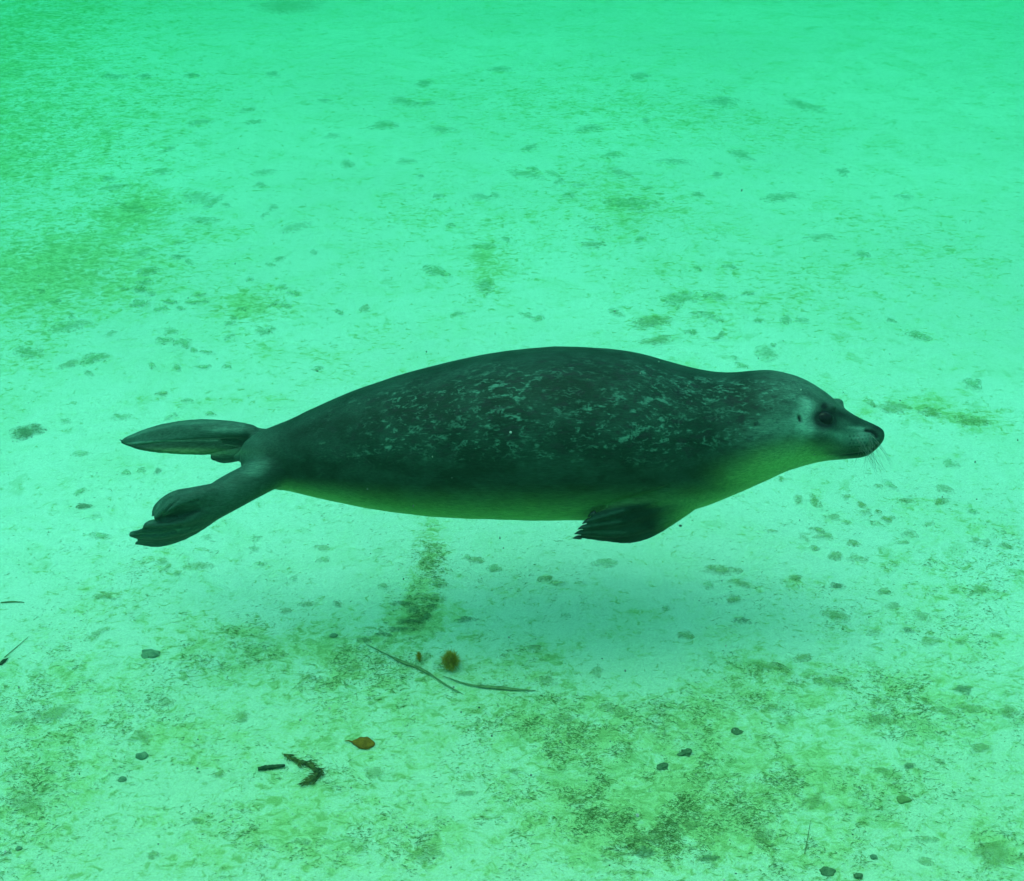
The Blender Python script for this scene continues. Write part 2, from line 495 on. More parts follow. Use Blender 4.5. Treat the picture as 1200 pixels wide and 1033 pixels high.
def mirror(p):
    """reflect a point to the other flank"""
    q = (p - CAM)
    u = PW / 2 + FOC * q.dot(RGT) / q.dot(FWD)
    c, a, bw = station(min(max(u, 284), 1036))
    c = Vector((p.x, c.y, c.z))
    lat = (p - c).dot(SSD)
    return p - SSD * (2 * lat)

parts_v, parts_f = list(sv), list(sf)
def add_part(vs2, fs2):
    o0 = len(parts_v)
    parts_v.extend(vs2)
    parts_f.extend([tuple(o0 + i for i in f) for f in fs2])

def ellipsoid(c, ax, ay, az, rx, ry, rz, nu=20, nv=12):
    V, F = [c + az * rz], []
    for k in range(1, nv):
        ph = math.pi * k / nv
        for i in range(nu):
            th = 2 * math.pi * i / nu
            V.append(c + ax * (rx * math.sin(ph) * math.cos(th)) + ay * (ry * math.sin(ph) * math.sin(th)) + az * (rz * math.cos(ph)))
    V.append(c - az * rz)
    for i in range(nu):
        j = (i + 1) % nu
        F.append((0, 1 + i, 1 + j))
        for k in range(nv - 2):
            F.append((1 + k * nu + i, 1 + (k + 1) * nu + i, 1 + (k + 1) * nu + j, 1 + k * nu + j))
        F.append((len(V) - 1, 1 + (nv - 2) * nu + j, 1 + (nv - 2) * nu + i))
    return V, F

XA = Vector((1, 0, 0))
def both(c, *rad, ax=XA):
    for q in (c, mirror(c)):
        ay = SUP
        V, F = ellipsoid(q, ax, SSD, ay, *rad)
        add_part(V, F)

# whisker pads, brow ridges, cheeks, chin
pad, _n = on_body(1008, 518); both(pad - SSD * .0125, .026, .021, .0195)
pad2, _n = on_body(1018, 514); both(pad2 - SSD * .012, .014, .014, .010)
brow, _n = on_body(971, 477); both(brow - SSD * .006 - SUP * .002, .017, .011, .0085)
V, F = ellipsoid(P(981, 474, .026), XA, SSD, SUP, .013, .012, .0115); add_part(V, F)
chk, _n = on_body(950, 508); both(chk - SSD * .030, .050, .034, .036)

def sheet(digits, nacross, thick, groove, root_thick, offs=None, nlen=26, sharp=1.0, tipround=.35):
    """flipper: digits are polylines of world points; web between them. Closed two-sided sheet."""
    D = len(digits)
    # resample each digit
    rs = []
    for pl in digits:
        pl = [Vector(p) for p in pl]
        k = np.arange(len(pl), dtype=float)
        s = np.linspace(0, len(pl) - 1, nlen)
        arr = np.array([tuple(p) for p in pl])
        cols = [pchip(k, arr[:, q], s) if len(pl) > 2 else np.interp(s, k, arr[:, q]) for q in range(3)]
        rs.append(np.stack(cols, 1))
    rs = np.array(rs)                       # D, nlen, 3
    kk = np.arange(D, dtype=float)
    ta = np.linspace(0, D - 1, nacross)
    grid = np.zeros((nacross, nlen, 3))
    for j in range(nlen):
        for q in range(3):
            grid[:, j, q] = pchip(kk, rs[:, j, q], ta) if D > 2 else np.interp(ta, kk, rs[:, j, q])
    # notches between digit tips
    ridge = 0.5 + 0.5 * np.cos(2 * np.pi * ta)            # 1 on digits, 0 between
    # normals
    da = np.gradient(grid, axis=0); dl = np.gradient(grid, axis=1)
    nn = np.cross(da, dl); nn /= (np.linalg.norm(nn, axis=2, keepdims=True) + 1e-9)
    ls = np.linspace(0, 1, nlen)
    for a in range(nacross):
        pull = (1 - ridge[a]) * sharp * ls ** 6
        end = grid[a, -1].copy()
        back = grid[a, -5]
        grid[a, -4:] += (back - end) * (pull[-4:, None])
    T = root_thick * (1 - sstep(ls, 0, .5)) + thick * sstep(ls, 0, .5)
    T = T * (1 - (1 - tipround) * sstep(ls, .72, 1.0))
    edge = np.minimum(ta, D - 1 - ta)
    ef = .55 + .45 * sstep(edge, 0, .6)
    up_, dn = [], []
    gs = sstep(ls, .15, .6)
    TT = T[None, :] * ef[:, None] * (1 - groove * (1 - ridge[:, None]) * gs[None, :])
    A = grid + nn * TT[..., None]; B = grid - nn * TT[..., None]
    V = [Vector(p) for p in A.reshape(-1, 3)] + [Vector(p) for p in B.reshape(-1, 3)]
    F = []
    n0 = nacross * nlen
    idx = lambda a, j: a * nlen + j
    for a in range(nacross - 1):
        for j in range(nlen - 1):
            F.append((idx(a, j), idx(a, j + 1), idx(a + 1, j + 1), idx(a + 1, j)))
            F.append((n0 + idx(a, j), n0 + idx(a + 1, j), n0 + idx(a + 1, j + 1), n0 + idx(a, j + 1)))
    for a in range(nacross - 1):
        for j in (0, nlen - 1):
            f = (idx(a, j), idx(a + 1, j), n0 + idx(a + 1, j), n0 + idx(a, j))
            F.append(f if j == 0 else f[::-1])
    for j in range(nlen - 1):
        for a in (0, nacross - 1):
            f = (idx(a, j), n0 + idx(a, j), n0 + idx(a, j + 1), idx(a, j + 1))
            F.append(f if a == 0 else f[::-1])
    return V, F

def PP(lst):
    return [P(u, v, Y) for (u, v, Y) in lst]

# right fore flipper (near side), swept back along the belly
FORE = [
 PP([(826,548,-.085),(786,566,-.128),(735,584,-.152),(692,603,-.156)]),
 PP([(828,558,-.080),(786,579,-.130),(730,598,-.157),(686,611,-.160)]),
 PP([(828,568,-.075),(788,591,-.126),(727,611,-.156),(681,618,-.161)]),
 PP([(818,572,-.076),(791,603,-.118),(733,624,-.150),(677,624,-.158)]),
 PP([(811,578,-.076),(794,609,-.110),(744,635.5,-.138),(675,629.5,-.152)]),
]
V, F = sheet(FORE, 41, .0060, .55, .024, sharp=.22, tipround=.8); add_part(V, F)
FORE_L = [[mirror(p) for p in d] for d in FORE]
V, F = sheet(FORE_L, 41, .0060, .55, .024, sharp=.22, tipround=.8); add_part(V, F)

def tube(pts, rad, n=14):
    V, F = [], []
    pts = [Vector(p) for p in pts]
    for k, p in enumerate(pts):
        d = (pts[min(k + 1, len(pts) - 1)] - pts[max(k - 1, 0)]).normalized()
        s1 = d.cross(Vector((0, 1, .2))).normalized(); s2 = d.cross(s1)
        for i in range(n):
            a = 2 * math.pi * i / n
            V.append(p + s1 * rad[k] * math.cos(a) + s2 * rad[k] * math.sin(a))
    for k in range(len(pts) - 1):
        for i in range(n):
            j = (i + 1) % n
            F.append((k * n + i, k * n + j, (k + 1) * n + j, (k + 1) * n + i))
    F.append(tuple(reversed(range(n)))); F.append(tuple(range((len(pts) - 1) * n, len(pts) * n)))
    return V, F

def spline(pts, n):
    arr = np.array([tuple(p) for p in pts]); k = np.arange(len(pts), dtype=float); s = np.linspace(0, len(pts) - 1, n)
    return [Vector(c) for c in np.stack([pchip(k, arr[:, q], s) for q in range(3)], 1)]

# near hind flipper: ankle then folded fan
leg = spline(PP([(350,543,-.02),(320,551,-.040),(294,564.5,-.058),(268,578.5,-.074),(242,594,-.086),(222,604,-.094)]), 24)
V, F = tube(leg, np.interp(np.linspace(0, 5, 24), range(6), [.044,.0345,.0330,.0335,.0310,.020])); add_part(V, F)
HIND_N = [
 PP([(268,566,-.072),(234,571,-.086),(203,577,-.100),(183,592,-.108),(178,606,-.110)]),
 PP([(268,571,-.080),(238,580,-.106),(211,589,-.124),(194,599,-.130),(181,608,-.126)]),
 PP([(268,577,-.082),(242,590,-.104),(215,602,-.106),(192,611,-.104),(172,613,-.102)]),
 PP([(268,583,-.080),(244,598,-.106),(216,610,-.122),(190,615,-.126),(169,614.5,-.122)]),
 PP([(276,582,-.072),(250,604,-.090),(218,620,-.108),(185,626,-.112),(151,626,-.110)]),
 PP([(280,582,-.064),(256,606,-.082),(224,627,-.092),(190,639,-.094),(158,638,-.098)]),
]
V, F = sheet(HIND_N, 51, .0090, .66, .012, sharp=.35, tipround=.5); add_part(V, F)

# far hind flipper: two folded layers reaching straight back
leg = spline(PP([(340,525,.02),(312,517,.045),(290,514,.06),(262,511,.075)]), 16)
V, F = tube(leg, np.interp(np.linspace(0, 3, 16), range(4), [.036,.024,.0195,.0165])); add_part(V, F)
HIND_F1 = [
 PP([(300,504,.062),(265,496,.078),(225,494,.088),(185,500,.094),(152,512,.096),(143,516,.096)]),
 PP([(300,508,.046),(265,504,.048),(225,503,.054),(185,508,.070),(154,517,.080),(145,519,.084)]),
 PP([(300,513,.040),(265,514,.036),(228,515,.038),(188,518,.048),(160,522,.062),(152,521.5,.070)]),
]
V, F = sheet(HIND_F1, 27, .0080, .35, .014, sharp=.15, tipround=.6); add_part(V, F)
HIND_F2 = [
 PP([(300,506,.098),(262,508,.116),(225,508,.124),(185,512,.126),(158,517,.122),(139,515,.114)]),
 PP([(300,514,.092),(262,521,.108),(225,522,.116),(188,523,.118),(160,522,.114),(142,518,.110)]),
 PP([(300,521,.080),(264,531,.092),(226,532.5,.098),(192,530.5,.102),(165,526.5,.102),(148,520.5,.102)]),
]
V, F = sheet(HIND_F2, 27, .0065, .35, .012, sharp=.15, tipround=.6); add_part(V, F)
HIND_F3 = [
 PP([(318,512,.026),(290,521,.030),(265,527,.034),(246,532,.036)]),
 PP([(318,520,.024),(290,530,.028),(268,535,.032),(247,537,.034)]),
 PP([(318,527,.028),(292,537,.034),(272,542,.036),(258,542,.040)]),
]
V, F = sheet(HIND_F3, 21, .0075, .2, .014, sharp=.1, tipround=.7); add_part(V, F)
# short tail between the hind flippers
tl = spline(PP([(330,522,0),(305,528,0),(288,533,0),(274,538,0)]), 12)
V, F = tube(tl, np.interp(np.linspace(0, 3, 12), range(4), [.028,.022,.014,.006])); add_part(V, F)

# one continuous skin
tmp = mesh_obj('tmp_seal', parts_v, parts_f, None)
bmx = bmesh.new(); bmx.from_mesh(tmp.data)
bmesh.ops.recalc_face_normals(bmx, faces=bmx.faces)
bmx.to_mesh(tmp.data); bmx.free()
md = tmp.modifiers.new('remesh', 'REMESH'); md.mode = 'VOXEL'; md.voxel_size = 0.0022; md.adaptivity = 0
dg = bpy.context.evaluated_depsgraph_get()
ev = tmp.evaluated_get(dg)
me = bpy.data.meshes.new_from_object(ev)
bpy.data.objects.remove(tmp)
nv = len(me.vertices)
co = np.zeros(nv * 3); me.vertices.foreach_get('co', co); co = co.reshape(-1, 3)
ed = np.zeros(len(me.edges) * 2, dtype=np.int64); me.edges.foreach_get('vertices', ed); ed = ed.reshape(-1, 2)
deg = np.bincount(ed.ravel(), minlength=nv).astype(float)
def lap(c, wgt, it):
    for _ in range(it):
        s = np.stack([np.bincount(ed[:, 0], c[ed[:, 1], q], nv) + np.bincount(ed[:, 1], c[ed[:, 0], q], nv) for q in range(3)], 1) / deg[:, None]
        c = c + (s - c) * wgt[:, None]
    return c
co = lap(co, np.full(nv, .5), 3)

def reflected(c):
    """near-side twin of every vertex"""
    u, v = project(c)
    uc = np.clip(u, 284, 1036)
    tv2, bv2 = np.interp(uc, uu, tt_), np.interp(uc, uu, bb_)
    cen = np.array([tuple(station(x)[0]) for x in np.linspace(284, 1036, 400)])
    cx = np.linspace(284, 1036, 400)
    ccy = np.interp(uc, cx, cen[:, 1]); ccz = np.interp(uc, cx, cen[:, 2])
    lat = (c[:, 1] - ccy) * SSD.y + (c[:, 2] - ccz) * SSD.z
    upc = (c[:, 1] - ccy) * SUP.y + (c[:, 2] - ccz) * SUP.z
    al = np.abs(lat)
    q = c.copy()
    q[:, 1] = ccy + al * SSD.y + upc * SUP.y
    q[:, 2] = ccz + al * SSD.z + upc * SUP.z
    ru, rv = project(q)
    return ru, rv, np.arctan2(al, upc), lat

ru, rv, theta, lat = reflected(co)
def blob(u0, v0, a, b_, rot=0):
    c_, s_ = math.cos(rot), math.sin(rot)
    dx, dy = ru - u0, rv - v0
    x = dx * c_ + dy * s_; y = -dx * s_ + dy * c_
    return np.exp(-((x / a) ** 2 + (y / b_) ** 2))
# blend the roots of the limbs and the features of the face
wg = np.clip(blob(800,585,26,22) + .9 * blob(985,505,60,45) * (ru > 930), 0, 1) * .5
co = lap(co, wg, 15)
ru, rv = project(co)
wg = np.clip(1.2 * blob(312,525,34,34) + blob(258,585,30,26), 0, 1) * .5
co = lap(co, wg, 60)
ru, rv, theta, lat = reflected(co)

def seg_dist(pl):
    d = np.full(nv, 1e9)
    for (a, b_) in zip(pl[:-1], pl[1:]):
        ax, ay = a; bx, by = b_
        tx, ty = bx - ax, by - ay
        k = np.clip(((ru - ax) * tx + (rv - ay) * ty) / (tx * tx + ty * ty), 0, 1)
        d = np.minimum(d, np.hypot(ru - ax - k * tx, rv - ay - k * ty))
    return d
MOUTH = [(1031,519),(1024,526.5),(1014,531),(1000,533.5),(985,535),(972,535)]
NOSTRIL = [(1015,504.5),(1021,505.3),(1026,508.5),(1028,512)]
EARH = [(936.5,488.5),(938,493)]
head = ru > 925
FOLDS = [[(187,608),(197,596),(208,585)],[(189,607),(210,596),(231,588)],[(186,609),(205,606),(232,598)],[(171,621),(190,621),(212,617)],[(186,611),(215,608)],[(165,628),(190,627),(205,623)]]
pu_, pv_ = project(co)
d_m = np.where(head, seg_dist(MOUTH), 99); d_n = np.where(head, seg_dist(NOSTRIL), 99); d_e = np.where(head, seg_dist(EARH), 99)
# normals for displacement
me.vertices.foreach_set('co', co.ravel()); me.update()
nm = np.zeros(nv * 3); me.vertices.foreach_get('normal', nm); nm = nm.reshape(-1, 3)
eye_pit = np.exp(-(((ru - 966) / 9.5) ** 2 + ((rv - 492.5) / 8.5) ** 2) ** 1.5) * head
ru0, rv0 = ru, rv
ru, rv = pu_, pv_
facing = ((nm @ np.array(FWD)) < .1) & (lat > 0) & (ru0 < 300)
d_f = np.full(nv, 99.0)
for fl in FOLDS: d_f = np.minimum(d_f, seg_dist(fl))
d_f = np.where(facing, d_f, 99)
front = ((nm @ np.array(FWD)) < .2) & (lat > 0)
d_a = np.where(front, seg_dist([(697,598),(725,589),(760,580),(782,572)]), 99)
d_k = np.full(nv, 99.0)
for pl_ in ([(858,470),(866,500),(864,530),(852,560)], [(884,500),(886,525),(878,548)], [(834,480),(842,510),(838,545)]): d_k = np.minimum(d_k, seg_dist(pl_))
d_k = np.where(front, d_k, 99)
soft = np.array([mnoise.noise(Vector(c_ * 11.0)) + .5 * mnoise.noise(Vector(c_ * 26.0)) for c_ in co])
ru, rv = ru0, rv0
disp = .0014 * soft * (ru > 330) * (ru < 930) - .0045 * np.exp(-(d_a / 3.0) ** 2) - .0013 * np.exp(-(d_k / 4.5) ** 2) - .0055 * np.exp(-(d_f / 1.6) ** 2) -.0030 * np.exp(-(d_m / 1.6) ** 2) - .0035 * np.exp(-(d_n / 1.8) ** 2) - .003 * np.exp(-(d_e / 2.2) ** 2) - .0045 * eye_pit
co = lap(co + nm * disp[:, None], np.full(nv, .25), 1)
me.vertices.foreach_set('co', co.ravel()); me.update()

# coat: pale fraction, dark fraction, spotting
is_hind = sstep(ru, 345, 285)
st_x = np.linspace(284, 1036, 400)
st_a = np.array([station(x)[1:] for x in st_x]); st_c = np.array([tuple(station(x)[0]) for x in st_x])
ucl = np.clip(ru, 284, 1036)
upc_ = (co[:, 1] - np.interp(ucl, st_x, st_c[:, 1])) * SUP.y + (co[:, 2] - np.interp(ucl, st_x, st_c[:, 2])) * SUP.z
ell = np.hypot(upc_ / np.interp(ucl, st_x, st_a[:, 0]), lat / np.interp(ucl, st_x, st_a[:, 1]))
is_fore = sstep(ell, 1.02, 1.07) * (ru > 660) * sstep(ru, 816, 760) * (rv > 560)
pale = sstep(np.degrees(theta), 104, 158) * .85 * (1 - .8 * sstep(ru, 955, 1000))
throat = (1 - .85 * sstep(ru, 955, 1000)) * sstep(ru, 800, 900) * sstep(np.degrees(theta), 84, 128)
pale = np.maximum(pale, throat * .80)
cheek = .30 * blob(918,503,44,22,-.15) + .50 * blob(944,497,12,20) + .15 * blob(950,476,16,8,.6) + .10 * blob(868,514,30,22) + .25*blob(945,470,10,6,.6)
muz = .34 * blob(1000,518,24,9) + .45 * blob(1004,502,14,2.2,.1) + .12 * blob(942,484,16,18) + .42 * blob(972,507,20,5,.2) + .3 * blob(948,490,6,16) + .50 * blob(1011,511,13,8) + .30 * blob(985,512,16,8)
grey = sstep(ru, 815, 900) * (cheek * 1.4 + muz * 1.15) * (1 - .8 * np.clip(throat, 0, 1))
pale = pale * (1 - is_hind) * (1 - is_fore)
grey = np.maximum(grey, .26 * sstep(ru, 865, 935) * (1 - sstep(ru, 985, 1010)))
ru_s, rv_s = ru, rv
ru, rv = project(co)
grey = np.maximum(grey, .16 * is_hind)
grey = np.maximum(grey, .36 * blob(298,550,24,12,-.4) * sstep(ru, 338, 300))  # sheen on the near ankle, painted as lighter grey
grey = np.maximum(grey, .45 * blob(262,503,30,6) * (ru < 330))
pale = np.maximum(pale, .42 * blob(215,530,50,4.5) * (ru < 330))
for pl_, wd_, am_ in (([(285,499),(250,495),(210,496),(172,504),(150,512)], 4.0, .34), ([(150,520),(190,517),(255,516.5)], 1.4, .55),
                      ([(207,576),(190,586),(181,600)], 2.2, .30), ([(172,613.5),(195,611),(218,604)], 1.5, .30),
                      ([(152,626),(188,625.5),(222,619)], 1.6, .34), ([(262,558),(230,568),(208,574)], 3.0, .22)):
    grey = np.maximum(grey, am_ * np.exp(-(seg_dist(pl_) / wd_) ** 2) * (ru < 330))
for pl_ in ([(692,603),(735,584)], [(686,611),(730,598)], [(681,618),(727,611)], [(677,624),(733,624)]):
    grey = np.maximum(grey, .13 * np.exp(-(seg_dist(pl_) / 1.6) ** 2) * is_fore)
ru, rv = ru_s, rv_s
dark = (.6 * np.exp(-(d_m / 1.5) ** 2) * sstep(ru, 968, 1000) + np.exp(-(d_n / 2.2) ** 2) + 1.0 * np.exp(-(d_e / 2.3) ** 2)
        + .92 * np.clip(1.8 * blob(967,491.5,15.5,11,.2), 0, 1) + .9 * blob(966,475.5,4.5,4.0) + .8 * blob(990,487,18,5,.5) + .9 * blob(1028,500,7,6)
        + .55 * blob(985,531,26,4.5) + .45 * blob(962,518,20,13) + .3 * blob(1000,522,26,12) + .9 * blob(795,460,7,5))
for j_ in range(4):
    for i_ in range(7):
        dark = dark + .55 * blob(996 + i_ * 4.3 + (j_ % 2) * 2, 511.5 + j_ * 4.2 - i_ * .3, 1.3, 1.1)
dark = np.where((ru > 925) | (ru > 780) & (rv < 480), dark, 0) + .08 * is_fore
deg_t = np.degrees(theta)
spot = sstep(deg_t, 2, 34) * (1 - sstep(deg_t, 72, 104)) * sstep(ru, 320, 440) * (1 - sstep(ru, 890, 945))
spot = np.clip(spot * (.70 + .32 * np.exp(-((ru - 690) / 170.0) ** 2) + .35 * np.exp(-((ru - 840) / 60.0) ** 2)), 0, 1)
spot = np.maximum(spot, .75 * blob(908,458,42,18)) * (1 - is_hind)
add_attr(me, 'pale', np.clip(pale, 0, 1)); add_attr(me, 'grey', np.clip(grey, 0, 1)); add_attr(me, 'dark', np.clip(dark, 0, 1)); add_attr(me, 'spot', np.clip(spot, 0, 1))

m_seal, t, b, out = new_mat('seal_coat')
N = NT(t)
oc = N.coord('Object')
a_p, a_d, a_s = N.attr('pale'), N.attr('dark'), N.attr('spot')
stretch = N.mapping(oc, (.62, 1.0, 1.0))
patchy = N.noise(N.mapping(oc, (.8, 1, 1), (2, 0, 5)), 9.0, 3, .55)
w1 = N.noise(N.mapping(oc, (.55, 1.0, 1.0)), 54.0, 3, .6, .25)
w2 = N.noise(N.mapping(oc, (.55, 1, 1), (7, 3, 1)), 74.0, 3, .6, .2)
brk = N.noise(N.mapping(oc, (.6, 1, 1), (1, 8, 2)), 75.0, 2, .6)
w3 = N.noise(N.mapping(oc, (.50, 1, 1), (3, 9, 4)), 120.0, 3, .65, .15)
line1 = N.math('MULTIPLY', N.ramp(N.math('ABSOLUTE', N.math('SUBTRACT', w1, .55)), .0, .050, 1, 0), N.ramp(brk, .44, .62, 0, .8))
line2 = N.ramp(N.math('ADD', N.math('MULTIPLY', w2, .7), N.math('MULTIPLY', w3, .3)), .555, .66)
line3 = N.math('MULTIPLY', N.ramp(w3, .60, .72), .7)
marks = N.math('MAXIMUM', N.math('MAXIMUM', line1, line2), line3)
gate = N.ramp(N.math('ADD', N.math('ADD', N.math('MULTIPLY', patchy, .75), N.math('MULTIPLY', N.noise(N.mapping(oc, (.7, 1, 1), (4, 4, 4)), 24.0, 3, .6), .45)), N.math('MULTIPLY', a_s, .26)), .55, .92)
marks = N.math('MULTIPLY', N.math('MULTIPLY', marks, gate), N.ramp(a_s, .0, .5), True)
flank = N.noise(stretch, 22.0, 5, .6, .4)
fur = N.noise(N.mapping(oc, (.18, 1, 1)), 420.0, 3, .7)
c = N.mix(N.ramp(flank, .35, .65), (.006, .022, .014), (.015, .042, .030))
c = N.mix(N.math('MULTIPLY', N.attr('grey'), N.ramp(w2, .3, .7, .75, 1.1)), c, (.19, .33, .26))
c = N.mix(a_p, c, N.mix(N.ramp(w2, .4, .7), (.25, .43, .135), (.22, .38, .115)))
c = N.mix(N.math('MULTIPLY', marks, .56), c, (.13, .29, .22))
blot = N.math('MULTIPLY', N.math('MULTIPLY', N.ramp(w2, .36, .46, 1, 0), a_s), .7)
c = N.mix(blot, c, (.018, .020, .021))
c = N.mix(a_d, c, (.008, .014, .014))
hs = t.nodes.new('ShaderNodeHueSaturation')
N.put(hs.inputs['Value'], N.ramp(fur, .25, .75, .70, 1.32)); N.link(c, hs.inputs['Color'])
N.link(hs.outputs[0], b.inputs['Base Color'])
b.inputs['Roughness'].default_value = .55
b.inputs['Specular IOR Level'].default_value = .10
hh = N.math('ADD', N.math('MULTIPLY', fur, .6), N.math('MULTIPLY', flank, .6))
N.link(N.bump(hh, .35, .0025), b.inputs['Normal'])

root = bpy.data.objects.new('seal', None)
COL.objects.link(root)
ORG = Vector((.03, 0, .408))
root.location = ORG
root.empty_display_size = .2
tag(root, 'grey spotted seal swimming above the pale pool floor', 'seal')
me.transform(__import__('mathutils').Matrix.Translation(-ORG))
body = bpy.data.objects.new('body', me)
me.materials.clear(); me.materials.append(m_seal)
me.polygons.foreach_set('use_smooth', [True] * len(me.polygons))
COL.objects.link(body); body.parent = root

# eyes
m_eye, t, b, out = new_mat('wet_dark_eye')
N = NT(t)
e1 = N.noise(N.coord('Object'), 90, 2)
N.link(N.mix(N.ramp(e1, .4, .6), (.006, .007, .008), (.010, .010, .011)), b.inputs['Base Color'])
b.inputs['Roughness'].default_value = .08
b.inputs['Specular IOR Level'].default_value = .12
ep, en = on_body(966, 492.5)
for q, s in ((ep, 1), (mirror(ep), -1)):
    V, F = ellipsoid(Vector((0, 0, 0)), XA, SSD, SUP, .0175, .0115, .0145, 24, 16)
    o = mesh_obj('eye', V, F, m_eye, root)
    o.location = q - SSD * (.0058 * s) - ORG

# claws on the fore flippers
m_claw, t, b, out = new_mat('horn_claw')
N = NT(t)
N.link(N.mix(N.noise(N.coord('Object'), 120, 3), (.010, .012, .012), (.03, .033, .03)), b.inputs['Base Color'])
b.inputs['Roughness'].default_value = .4
for digs in (FORE, FORE_L):
    for d in digs:
        d0 = d[-1]; dirv = (d[-1] - d[-2]).normalized()
        base_ = d0 - dirv * .010
        pts = [base_ + dirv * (k * .0040) - SUP * (.0002 * k * k) for k in range(5)]
        V, F = tube([p - d0 for p in pts], [.0036, .0040, .0034, .0022, .0005], 8)
        o = mesh_obj('claw', V, F, m_claw, root)
        o.location = d0 - ORG

# whiskers: hair-thin bristles on both pads and over the eyes
m_wh, t, b, out = new_mat('whisker_bristle')
N = NT(t)
N.link(N.mix(N.noise(N.coord('Object'), 50, 2), (.05, .08, .06), (.16, .19, .15)), b.inputs['Base Color'])
b.inputs['Roughness'].default_value = .4
wv, wf = [], []
wr = random.Random(5)
for side in (1, -1):
    for k in range(28):
        u0 = wr.uniform(1001, 1026); v0 = wr.uniform(508, 527)
        hit, nn = on_body(u0, min(v0, 524))
        if hit is None: continue
        hit = hit + SSD * .004
        L = wr.uniform(.030, .074)
        dv_ = Vector((wr.uniform(-.15, 1.0), 0, 0)) + SSD * wr.uniform(.25, .75) - SUP * wr.uniform(.6, 1.2)
        dv_.normalize()
        sag = Vector((-.35, 0, -.10)) * wr.uniform(.3, 1.0)
        pts = []
        for j in range(7):
            f = j / 6
            p = hit + dv_ * (L * f) + sag * (L * f * f * .6)
            pts.append(p if side == 1 else mirror(p))
        V, F = tube(pts, [.00034 * (1 - .75 * j / 6) for j in range(7)], 4)
        o0 = len(wv); wv += [v - ORG for v in V]; wf += [tuple(o0 + i for i in f) for f in F]
    for k in range(4):
        hit, nn = on_body(972 + k * 1.5, 474 + k)
        if hit is None: continue
        pts = []
        for j in range(5):
            f = j / 4
            p = hit + (SUP * .8 + SSD * .5 + XA * (.2 + .12 * k)) * (.018 * f)
            pts.append(p if side == 1 else mirror(p))
        V, F = tube(pts, [.0003 * (1 - .7 * j / 4) for j in range(5)], 4)
        o0 = len(wv); wv += [v - ORG for v in V]; wf += [tuple(o0 + i for i in f) for f in F]
wo_ = mesh_obj('whiskers', wv, wf, m_wh, root)
wo_['kind'] = 'stuff'

# ------------------------------------------------------------------ loose things on the floor
def debris_mat(name, ca, cb, rough=.8, scale=80):
    return growth_mat(name, ca, cb, edge=False, rough=rough, scale=scale)
m_weed = debris_mat('brown_weed', (.40, .23, .02), (.52, .34, .06))
m_leaf = debris_mat('brown_leaf', (.20, .08, .010), (.32, .13, .015))
m_stick = debris_mat('dark_wood', (.020, .045, .025), (.05, .085, .04))
m_scrap = debris_mat('dark_weed', (.035, .055, .02), (.14, .14, .04), scale=50)
m_grass = debris_mat('sea_grass', (.13, .17, .07), (.20, .25, .12))
m_stone = debris_mat('dark_stone', (.075, .12, .06), (.14, .20, .10))
m_peb = debris_mat('green_grey_pebble', (.11, .18, .11), (.20, .28, .17))
m_tan = debris_mat('olive_stone', (.16, .22, .08), (.22, .30, .12))

def place(o, org, label, cat, group=None):
    o.location = org
    tag(o, label, cat, group)
    return o

def floor_line(pxs, n, lift):
    pts = spline([G(u, v) for u, v in pxs], n)
    for p in pts:
        p.z = height(p.x, p.y) + lift
    return pts

def strand(name, pxs, radii, flat, mat, label, cat, lift=.003, n=22, wob=.0):
    pts = floor_line(pxs, n, lift)
    org = pts[0].copy(); org.z = height(org.x, org.y)
    rad = np.interp(np.linspace(0, len(radii) - 1, n), range(len(radii)), radii)
    V, F = [], []
    for k, p in enumerate(pts):
        d = (pts[min(k + 1, n - 1)] - pts[max(k - 1, 0)]).normalized()
        s1 = d.cross(Vector((0, 0, 1))).normalized()
        r = rad[k] * (1 + wob * mnoise.noise(Vector((k * .7, 3.1, org.x * 9))))
        for i in range(8):
            a = 2 * math.pi * i / 8
            V.append(p - org + s1 * r * math.cos(a) + Vector((0, 0, 1)) * r * flat * math.sin(a))
    for k in range(n - 1):
        for i in range(8):
            j = (i + 1) % 8
            F.append((k * 8 + i, k * 8 + j, (k + 1) * 8 + j, (k + 1) * 8 + i))
    F.append(tuple(reversed(range(8)))); F.append(tuple(range((n - 1) * 8, n * 8)))
    return place(mesh_obj(name, V, F, mat), org, label, cat)

strand('sea_grass_strand', [(428,754),(450,765),(470,775),(488,782),(505,791),(522,803),(543,815)], [.0008,.0016,.0034,.0042,.0022,.0018,.0006], .5, m_grass,
       'thin sloping sea grass strand left of the orange weed tuft', 'seaweed', wob=.5)
strand('flat_sea_grass', [(519,793),(546,802.5),(566,806),(586,808),(604,810),(628,812)], [.0008,.0022,.0038,.0046,.0036,.0008], .35, m_grass,
       'longer dark sea grass blade lying flat below the orange weed tuft', 'seaweed', wob=.3)
strand('dark_stick', [(302,900),(312,898.5),(322,897.5),(334,896)], [.0035,.0044,.0040,.0026], .8, m_stick,
       'short straight dark stick lying on the floor at lower left', 'stick', wob=.5, lift=.004)
strand('weed_sliver', [(0,777),(4,773),(9,770)], [.003,.0042,.0012], .7, m_stick,
       'small dark weed sliver at the left edge of the picture', 'seaweed')
strand('plant_stalk', [(5,768),(18,757),(33,744)], [.0009,.0008,.0004], 1, m_grass,
       'hair thin green stalk rising beside the left edge sliver', 'seaweed', lift=.002)
strand('plant_stalk', [(943,1000),(946,985),(950,962)], [.0007,.0008,.0003], 1, m_grass,
       'hair thin upright green stalk on the floor at lower right', 'seaweed', lift=.002)
strand('plant_stalk', [(0,703),(14,702),(28,703)], [.0012,.0016,.0006], 1, m_grass,
       'thin level stalk on the left edge below the lower hind flipper', 'seaweed', lift=.002)

